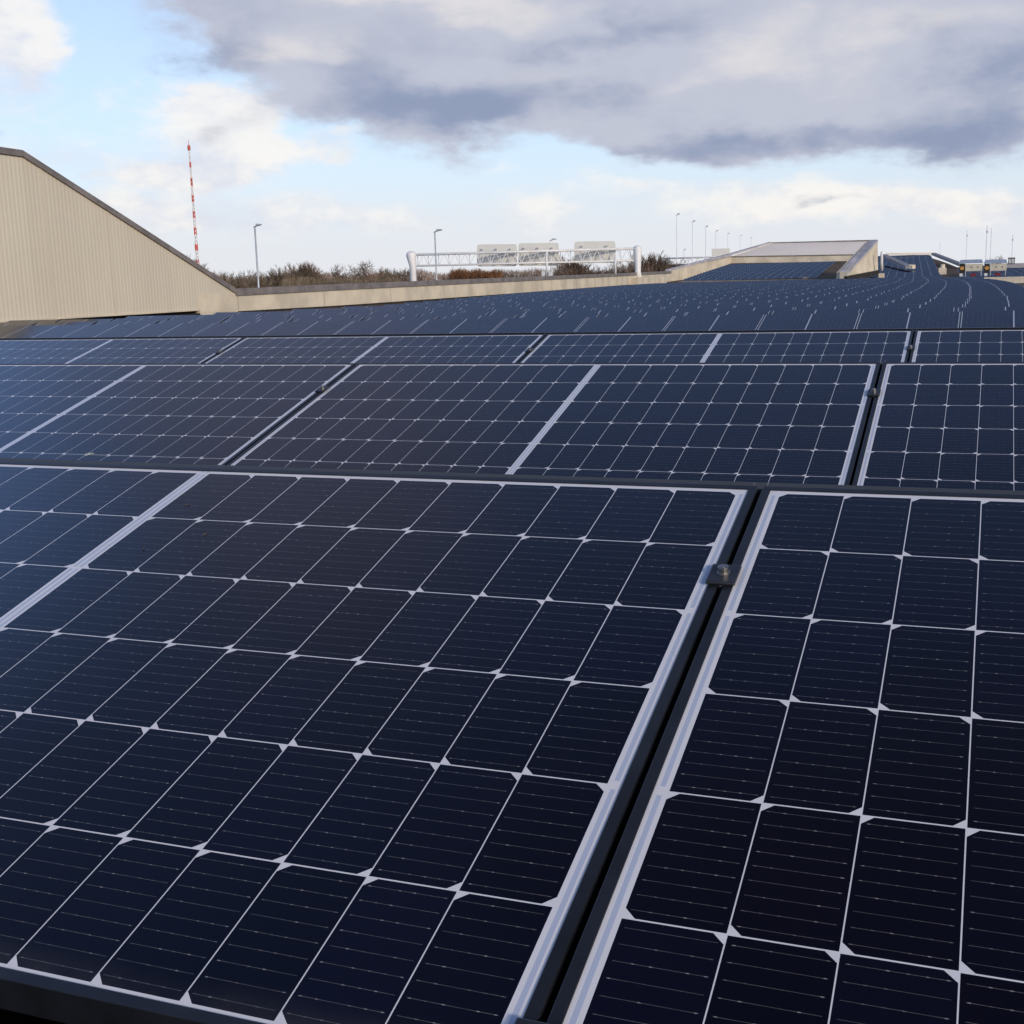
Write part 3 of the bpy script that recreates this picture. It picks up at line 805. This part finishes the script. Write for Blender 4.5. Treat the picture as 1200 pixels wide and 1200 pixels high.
# ------------------------------------------------------------------ sign gantries
def gantry():
    Yl, Yr = 118.0, 127.0
    zt0, zt1 = 297.5, 291.0
    root = thing('sign_gantry', tuple(at(615, 330, 122)), 'white lattice motorway gantry carrying three blank sign backs', 'gantry')
    bm = bmesh.new(); p = at(483, 300, Yl); 
    tube(bm, [Vector((p.x + .1, p.y, -8.6)), at(483.6, 312, Yl), at(481.8, 299.5, Yl), at(481.5, 297, Yl)], [.34, .34, .52, .50], 14)
    bmesh.ops.create_uvsphere(bm, u_segments=16, v_segments=8, radius=.5, matrix=Matrix.Translation(at(482, 297.5, Yl)) @ Matrix.Diagonal((1, 1, .55, 1)))
    local(obj('column', bm, M_WHITE, smooth=True), root)
    bm = bmesh.new(); Yr_ = pl.y + 3.5
    tube(bm, [at(748.2, 325.6, Yr_), at(747.5, 318, Yr_), at(747, 292, Yr_), at(747, 290.5, Yr_)], [.38, .31, .46, .44], 14)
    bmesh.ops.create_uvsphere(bm, u_segments=16, v_segments=8, radius=.44, matrix=Matrix.Translation(at(747, 290.5, Yr_)) @ Matrix.Diagonal((1, 1, .6, 1)))
    local(obj('column', bm, M_WHITE, smooth=True), root)
    A = at(484, 298.6, Yl); B = at(746, 291.2, Yr_); A2 = at(484, 311.6, Yl); B2 = at(746, 305.2, Yr_)
    bk = Vector((0, 1.1, 0))
    for nm, p, q, rr_ in (('chord', A, B, .13), ('chord', A2, B2, .10), ('chord', A + bk, B + bk, .09)):
        bm = bmesh.new(); tube(bm, [p, q], [rr_, rr_], 10); local(obj(nm, bm, M_WHITE, smooth=True), root)
    bm = bmesh.new(); nseg = 22
    for i in range(nseg):
        f0, f1, fm = i / nseg, (i + 1) / nseg, (i + .5) / nseg
        p, q, m_ = A.lerp(B, f0), A.lerp(B, f1), A2.lerp(B2, fm)
        tube(bm, [p, m_], [.036, .036], 6); tube(bm, [m_, q], [.036, .036], 6)
        tube(bm, [p + bk, m_], [.035, .035], 6)
    local(obj('lattice', bm, M_WHITE), root)
    for (u0, v0, u1, v1) in ((559, 286.5, 605.5, 312.5), (607.5, 285, 654.5, 311.8), (673, 283, 721, 308.5)):
        f = ((u0 + u1) / 2 - 483) / 264; Yd = Yl + (Yr_ - Yl) * f + 1.5
        P0 = at(u0, v0, Yd); P1 = at(u1, v0 - .6, Yd); P2 = at(u1, v1 - .6, Yd); P3 = at(u0, v1, Yd)
        # rounded rectangle
        pts = []; r_ = .32
        cor = [P0, P1, P2, P3]
        for i in range(4):
            c = cor[i]; pv_, nx = cor[i - 1], cor[(i + 1) % 4]
            d0 = (pv_ - c).normalized(); d1 = (nx - c).normalized()
            for s in range(5):
                th = s / 4; a_ = c + d0 * r_ * (1 - th) ** 2 + d1 * r_ * th ** 2; pts.append(a_)
        bm = bmesh.new(); prism(bm, pts, (0, .12, 0)); sg = local(obj('sign_board', bm, M_SIGN), root)
        bm = bmesh.new()
        for fx in (.15, .5, .85) if u0 != 673 else (.2, .8):
            for fz in (.22, .88):
                c = P0.lerp(P1, fx).lerp(P3.lerp(P2, fx), fz); box(bm, c.x - .06, c.x + .06, c.y - .25, c.y - .004, c.z - .06, c.z + .06)
        bb = obj('bracket', bm, M_GALV); bb.parent = sg; bb.matrix_parent_inverse = sg.matrix_basis.inverted() if False else Matrix.Identity(4)
    for u, v0, v1 in ((640.5, 295, 325), (721, 299, 321)):
        bm = bmesh.new(); tube(bm, [at(u, v0, 119), at(u + .3, v1, 119)], [.10, .10], 8); local(obj('hanger', bm, M_WHITE, smooth=True), root)
    for u in (637, 645):
        bm = bmesh.new(); c = at(u, 321, 119); box(bm, c.x - .14, c.x + .14, c.y - .2, c.y + .3, c.z - .45, c.z + .25)
        bar(bm, c, at(641, 319, 119), .08); local(obj('camera_box', bm, M_WHITE), root)
gantry()
def gantry2():
    root = thing('sign_gantry', tuple(at(815, 318, 220)), 'smaller distant lattice gantry with one tan sign, right of the big gantry', 'gantry')
    Yd = 220
    bm = bmesh.new(); p = at(774.5, 304, Yd); tube(bm, [(p.x, p.y, -8.6), tuple(p)], [.5, .6], 10); local(obj('column', bm, M_WHITE, smooth=True), root)
    bm = bmesh.new(); p = at(880, 304, Yd); tube(bm, [(p.x, p.y, -8.6), tuple(p)], [.5, .6], 10); local(obj('column', bm, M_WHITE, smooth=True), root)
    A, B, A2, B2 = at(775, 303, Yd), at(880, 300, Yd), at(775, 311, Yd), at(880, 308, Yd)
    for p, q in ((A, B), (A2, B2)):
        bm = bmesh.new(); tube(bm, [p, q], [.13, .13], 8); local(obj('chord', bm, M_WHITE, smooth=True), root)
    bm = bmesh.new()
    for i in range(12):
        p, q, m_ = A.lerp(B, i / 12), A.lerp(B, (i + 1) / 12), A2.lerp(B2, (i + .5) / 12)
        tube(bm, [p, m_], [.07, .07], 6); tube(bm, [m_, q], [.07, .07], 6)
    local(obj('lattice', bm, M_WHITE), root)
    bm = bmesh.new(); prism(bm, [at(834, 291.5, Yd + 1), at(855, 291, Yd + 1), at(855, 305, Yd + 1), at(834, 305.5, Yd + 1)], (0, .2, 0)); local(obj('sign_board', bm, M_SIGN), root)
gantry2()

# ------------------------------------------------------------------ lamp posts and masts
lamps = [  # foot u, top u, top v, distance, arm to the right (m), radius, label
    (300.5, 298.5, 265.5, 95, .52, .09, 'tall grey street lamp with short arm, left of the big gantry'),
    (513, 509.5, 271.5, 112, .62, .085, 'grey street lamp with short arm behind the left end of the gantry'),
    (650, 645, 281.5, 175, .8, .10, 'street lamp head peeking above the middle gantry sign'),
    (794, 793, 252, 172, .38, .055, 'tallest thin lamp post left of the roof portal'),
    (813, 811.5, 260, 190, .38, .055, 'second tallest lamp post left of the roof portal'),
    (827.5, 827, 266, 205, .38, .06, 'third thin lamp post left of the roof portal'),
    (840, 839, 271, 245, .38, .06, 'fourth pale lamp post, above the small tan sign'),
    (854, 853, 274, 290, .38, .06, 'fifth pale lamp post, at the right edge of the small tan sign'),
    (868, 867.5, 276.5, 340, .38, .06, 'sixth very faint lamp post above the ramp wall'),
    (880, 880, 279, 390, .38, .07, 'seventh and shortest lamp post above the ramp wall'),
    (802, 801.5, 293, 260, .38, .08, 'short lamp post between the two tallest ones, behind the small gantry'),
    (1103, 1102, 284, 420, 0, .07, 'faint thin pole above the far roof rim'),
    (1134, 1133.5, 270, 260, .3, .06, 'thin pole above the left roof machine'),
    (1157.5, 1157, 264, 200, .25, .07, 'tallest thin pole of the close pair above the right roof machine'),
    (1162.5, 1162, 267, 215, 0, .06, 'slightly shorter right pole of the close pair above the right roof machine'),
    (1187.5, 1187, 275, 230, .2, .06, 'thin pole above the barred cage at the right')]
for uf, ut, vt, Yd, arm, rad, lab in lamps:
    top = at(ut, vt, Yd); f = at(uf, 330, Yd)
    root = thing('street_lamp' if arm > .35 else 'antenna_pole', (top.x, Yd, -8.6), lab, 'street lamp' if arm > .35 else 'pole', 'street lamps behind the roof' if arm > .35 else 'thin poles at the right')
    h = top.z + 8.6
    bm = bmesh.new(); tube(bm, [(0, 0, 0), (0, 0, h * .5), (0, 0, h)], [rad * 1.3, rad * 1.05, rad * .8], 8); obj('post', bm, M_GALV if Yd < 140 else M_POLE, root, smooth=True)
    if arm > .35:
        bm = bmesh.new(); tube(bm, [(-.1, 0, h - .05), (arm * .5, -.05, h + .06)], [rad * .7, rad * .6], 8); obj('arm', bm, M_GALV, root)
        bm = bmesh.new(); prism(bm, [(arm * .35, -.18, h + .02), (arm * 1.15, -.14, h + .10), (arm * 1.2, -.12, h + .20), (arm * .35, -.16, h + .24)], (0, .34, 0)); obj('lamp_head', bm, M_GALV, root, bevel=.03)
    elif arm > 0:
        bm = bmesh.new(); box(bm, -.12, .12, -.1, .1, h * .93, h * .93 + .3); obj('aerial', bm, M_GALV, root)
# red and white radio mast
Yd = 300.0; tp = at(223.5, 169.5, Yd); ft = at(231.5, 310, Yd)
mast = thing('radio_mast', (ft.x, Yd, -8.6), 'tall red and white banded radio mast behind the sloping tan wall', 'mast')
H = tp.z + 8.6
bands = [169.5, 174.5, 189.5, 196, 208, 218, 228, 237, 247, 256, 266, 275.5, 285.5, 294.5, 304, 314, 325, 336]
zs = [at(228, v, Yd).z + 8.6 for v in bands] 
lowz = zs[-1]
while lowz > 8: lowz -= 8.2; zs.append(lowz)
zs.append(0)
for i, (z1, z0) in enumerate(zip(zs, zs[1:])):
    if z1 - z0 < .05: continue
    bm = bmesh.new(); r1 = .14 + .40 * (1 - z1 / H); r0 = .14 + .40 * (1 - z0 / H)
    for k_ in range(3):
        a_ = 2.09 * k_ + .4
        tube(bm, [(math.cos(a_) * r0, math.sin(a_) * r0, z0), (math.cos(a_) * r1, math.sin(a_) * r1, z1)], [.10, .10], 6)
    nn = max(2, int((z1 - z0) / .9))
    for s in range(nn):
        za, zb_ = z0 + (z1 - z0) * s / nn, z0 + (z1 - z0) * (s + 1) / nn
        for k_ in range(3):
            a_, b_ = 2.09 * k_ + .4, 2.09 * (k_ + 1) + .4
            if s % 2: a_, b_ = b_, a_
            bar(bm, (math.cos(a_) * r0, math.sin(a_) * r0, za), (math.cos(b_) * r1, math.sin(b_) * r1, zb_), .10)
    obj('red_section' if i % 2 == 0 else 'white_section', bm, M_RED if i % 2 == 0 else M_WHITE, mast)
bm = bmesh.new()
for v in (173, 290):
    z = at(228, v, Yd).z + 8.6; tube(bm, [(0, 0, z - .6), (0, 0, z + .6)], [.42, .42], 10)
obj('aerial_drum', bm, M_RED, mast)
bm = bmesh.new(); tube(bm, [(0, 0, H - .1), (0, 0, H + 1.2)], [.08, .05], 6); obj('top_rod', bm, M_RED, mast)

# ------------------------------------------------------------------ bare winter trees
def tree_meshes(seed, H, spread, upright=.5, levels=5, twig=.015):
    rr = random.Random(seed); bt = bmesh.new(); bc = bmesh.new()
    def seg(bm, a, b, ra, rb, n):
        d = (b - a).normalized(); s = d.cross(Vector((.3, .2, .9))); s.normalize(); q = s.cross(d)
        ring = []
        for p, r_ in ((a, ra), (b, rb)):
            ring.append([bm.verts.new(p + (s * math.cos(2 * math.pi * k / n) + q * math.sin(2 * math.pi * k / n)) * r_) for k in range(n)])
        for k in range(n): bm.faces.new((ring[0][k], ring[0][(k + 1) % n], ring[1][(k + 1) % n], ring[1][k]))
    def grow(p, d, ln, r_, lv):
        n = 3 if lv < 3 else 2
        q = p
        for i in range(n):
            d = (d + Vector((rr.gauss(0, .12), rr.gauss(0, .12), rr.gauss(.03, .06)))).normalized()
            e = q + d * ln / n; r2 = r_ * (1 - .28 / n * (i + 1))
            seg(bt if lv < 2 else bc, q, e, r_, r2, 6 if lv < 2 else 3)
            if lv < levels and (i > 0 or lv > 0):
                for _ in range(rr.choice((2, 2, 3)) if lv < 4 else 3):
                    a = rr.uniform(0, 6.28); tilt = rr.uniform(.45, 1.0) * spread
                    s = d.cross(Vector((.1, .3, .9))).normalized(); w = s.cross(d)
                    nd = (d * math.cos(tilt) + (s * math.cos(a) + w * math.sin(a)) * math.sin(tilt)); nd.z += .18 * upright
                    grow(e, nd.normalized(), ln * rr.uniform(.52, .74), max(r2 * .58, twig), lv + 1)
            q = e; r_ = r2
        if lv < levels: grow(q, d, ln * .7, max(r_ * .8, twig), lv + 1)
    grow(Vector((0, 0, 0)), Vector((0, 0, 1)), H * .36, H * .018, 0)
    out = []
    for nm, b in (('trunk', bt), ('crown', bc)):
        me = bpy.data.meshes.new(nm); b.to_mesh(me); b.free(); out.append(me)
    zmax = max(v.co.z for v in out[1].vertices)
    return out, zmax
protos = []
for i in range(5):
    ms, zm = tree_meshes(20 + i, 10.0, (1.0, .8, 1.1, .7, .95)[i], (.5, .9, .3, 1.1, .6)[i], 5)
    ms[0].materials.append(M_BARK); ms[1].materials.append((M_TWIG, M_TWIG2, M_TWIG, M_TWIG, M_TWIG2)[i]); protos.append((ms, zm))
print('tree faces', [len(p[0][1].polygons) for p in protos])
def tree(u, vtop, Yd, pi, label, group, widen=1.0, rz=0.0, mat=None):
    (ms, zm) = protos[pi]; top = at(u, vtop, Yd); h = top.z + 8.6
    root = thing('bare_tree', (top.x, Yd, -8.6), label, 'tree', group, rz); s = h / zm; root.scale = (s * widen, s * widen, s)
    for me in ms:
        o = bpy.data.objects.new(me.name, me); COL.objects.link(o); o.parent = root
trs = [(212, 297, 100, 1, 'bare tree top just left of the mast foot, above the sloping wall'), (236, 305, 110, 0, 'bare tree top just right of the mast foot, above the sloping wall'),
 (258, 321, 150, 2, 'low bare tree where the sloping wall meets the parapet'), (280, 315, 165, 0, 'rounded brown tree left of the tall street lamp'), (303, 314, 160, 4, 'brown tree directly behind the tall street lamp'),
 (322, 309, 170, 1, 'pale slender tree just right of the tall street lamp'), (334, 305, 175, 3, 'airy upright tree second right of the tall street lamp'), (352, 306, 180, 3, 'airy upright tree third right of the tall street lamp'),
 (372, 314, 160, 4, 'lower olive tree between the airy trees and the dark round tree'), (392, 308, 165, 0, 'dark tree left of the biggest round tree'), (412, 303, 160, 2, 'biggest round dark tree left of the gantry'),
 (433, 305, 165, 0, 'dark round tree second left of the gantry column'), (452, 312, 165, 4, 'brown tree nearest left of the gantry column'), (470, 311, 180, 3, 'airy tree right behind the left gantry column'),
 (494, 317, 170, 0, 'low brown tree between gantry column and street lamp'), (518, 316, 170, 2, 'low dark tree behind the second street lamp'), (540, 311, 175, 1, 'tree behind the gap left of the first sign'),
 (565, 318, 175, 0, 'tree under the left gantry sign'), (590, 317, 170, 2, 'dark tree under the right half of the left gantry sign'), (615, 316, 175, 4, 'tree under the left half of the middle sign'), (640, 315, 170, 0, 'tree under the right half of the middle sign'),
 (660, 297, 165, 3, 'upright bare tree showing between the middle and right signs'), (669, 300, 175, 1, 'bare tree close left of the right gantry sign'), (690, 313, 165, 2, 'dark tree under the left half of the right sign'), (710, 312, 170, 4, 'dark tree under the right half of the right sign'),
 (731, 303, 165, 0, 'bare tree between the right sign and the right gantry column'), (757, 292, 160, 3, 'tall bare tree immediately right of the right gantry column'), (769, 293, 165, 1, 'tall bare tree second right of the right gantry column'), (781, 300, 170, 4, 'smaller bare tree where the ramp wall begins'),
 (1162, 298, 330, 2, 'tiny pale tree crown above the right roof machine'), (874, 0, 0, 0, '')]
for i, (u, v, Yd, pi, lab) in enumerate(trs):
    if not lab: continue
    tree(u, v, Yd, pi, lab, 'bare trees behind the parapet', 1.0 + .25 * (i % 3 == 0), rz=i * 1.3)
# the brushwood that fills in below the crowns
def thicket(name, u0, u1, vf, Yd, n, m, label, seed, depth=14):
    rr = random.Random(seed); bm = bmesh.new()
    for i in range(n):
        u = rr.uniform(u0, u1); Y = Yd + rr.uniform(0, depth); vt = vf(u) + abs(rr.gauss(0, 1)) * 1.8
        top = at(u, vt, Y).z; z = top - abs(rr.gauss(0, 1)) * 1.6 * (1 + rr.random()); x = at(u, 320, Y).x
        ln = rr.uniform(.35, 1.1); d = Vector((rr.gauss(0, .35), rr.gauss(0, .35), 1)).normalized() * ln; w = rr.uniform(.012, .04)
        s = Vector((rr.gauss(0, 1), rr.gauss(0, 1), 0)).normalized() * w
        p = Vector((x, Y, z - ln)); v = [bm.verts.new(p - s), bm.verts.new(p + s), bm.verts.new(p + d)]; bm.faces.new(v)
    o = obj(name, bm, m); tag(o, label, 'thicket', kind='stuff')
def vf1(u): return 319.5 - (u - 250) * .014 - 2.6 * math.sin(u * .05 + 2.4) - 1.6 * math.sin(u * .13 + 1)
thicket('brushwood', 225, 800, vf1, 185, 60000, M_TWIG, 'dense brown winter brushwood between and behind the bare trees', 5, 30)
thicket('russet_hedge', 528, 588, lambda u: 312.5 + .03 * abs(u - 545) + 1.0 * math.sin(u * .3), 150, 16000, M_RUST, 'russet orange hedge below the left gantry sign', 6, 6)
thicket('olive_brush', 330, 470, lambda u: 322 + 1.2 * math.sin(u * .12), 150, 9000, M_TWIG2, 'low olive scrub just above the parapet, left of the gantry', 8, 8)
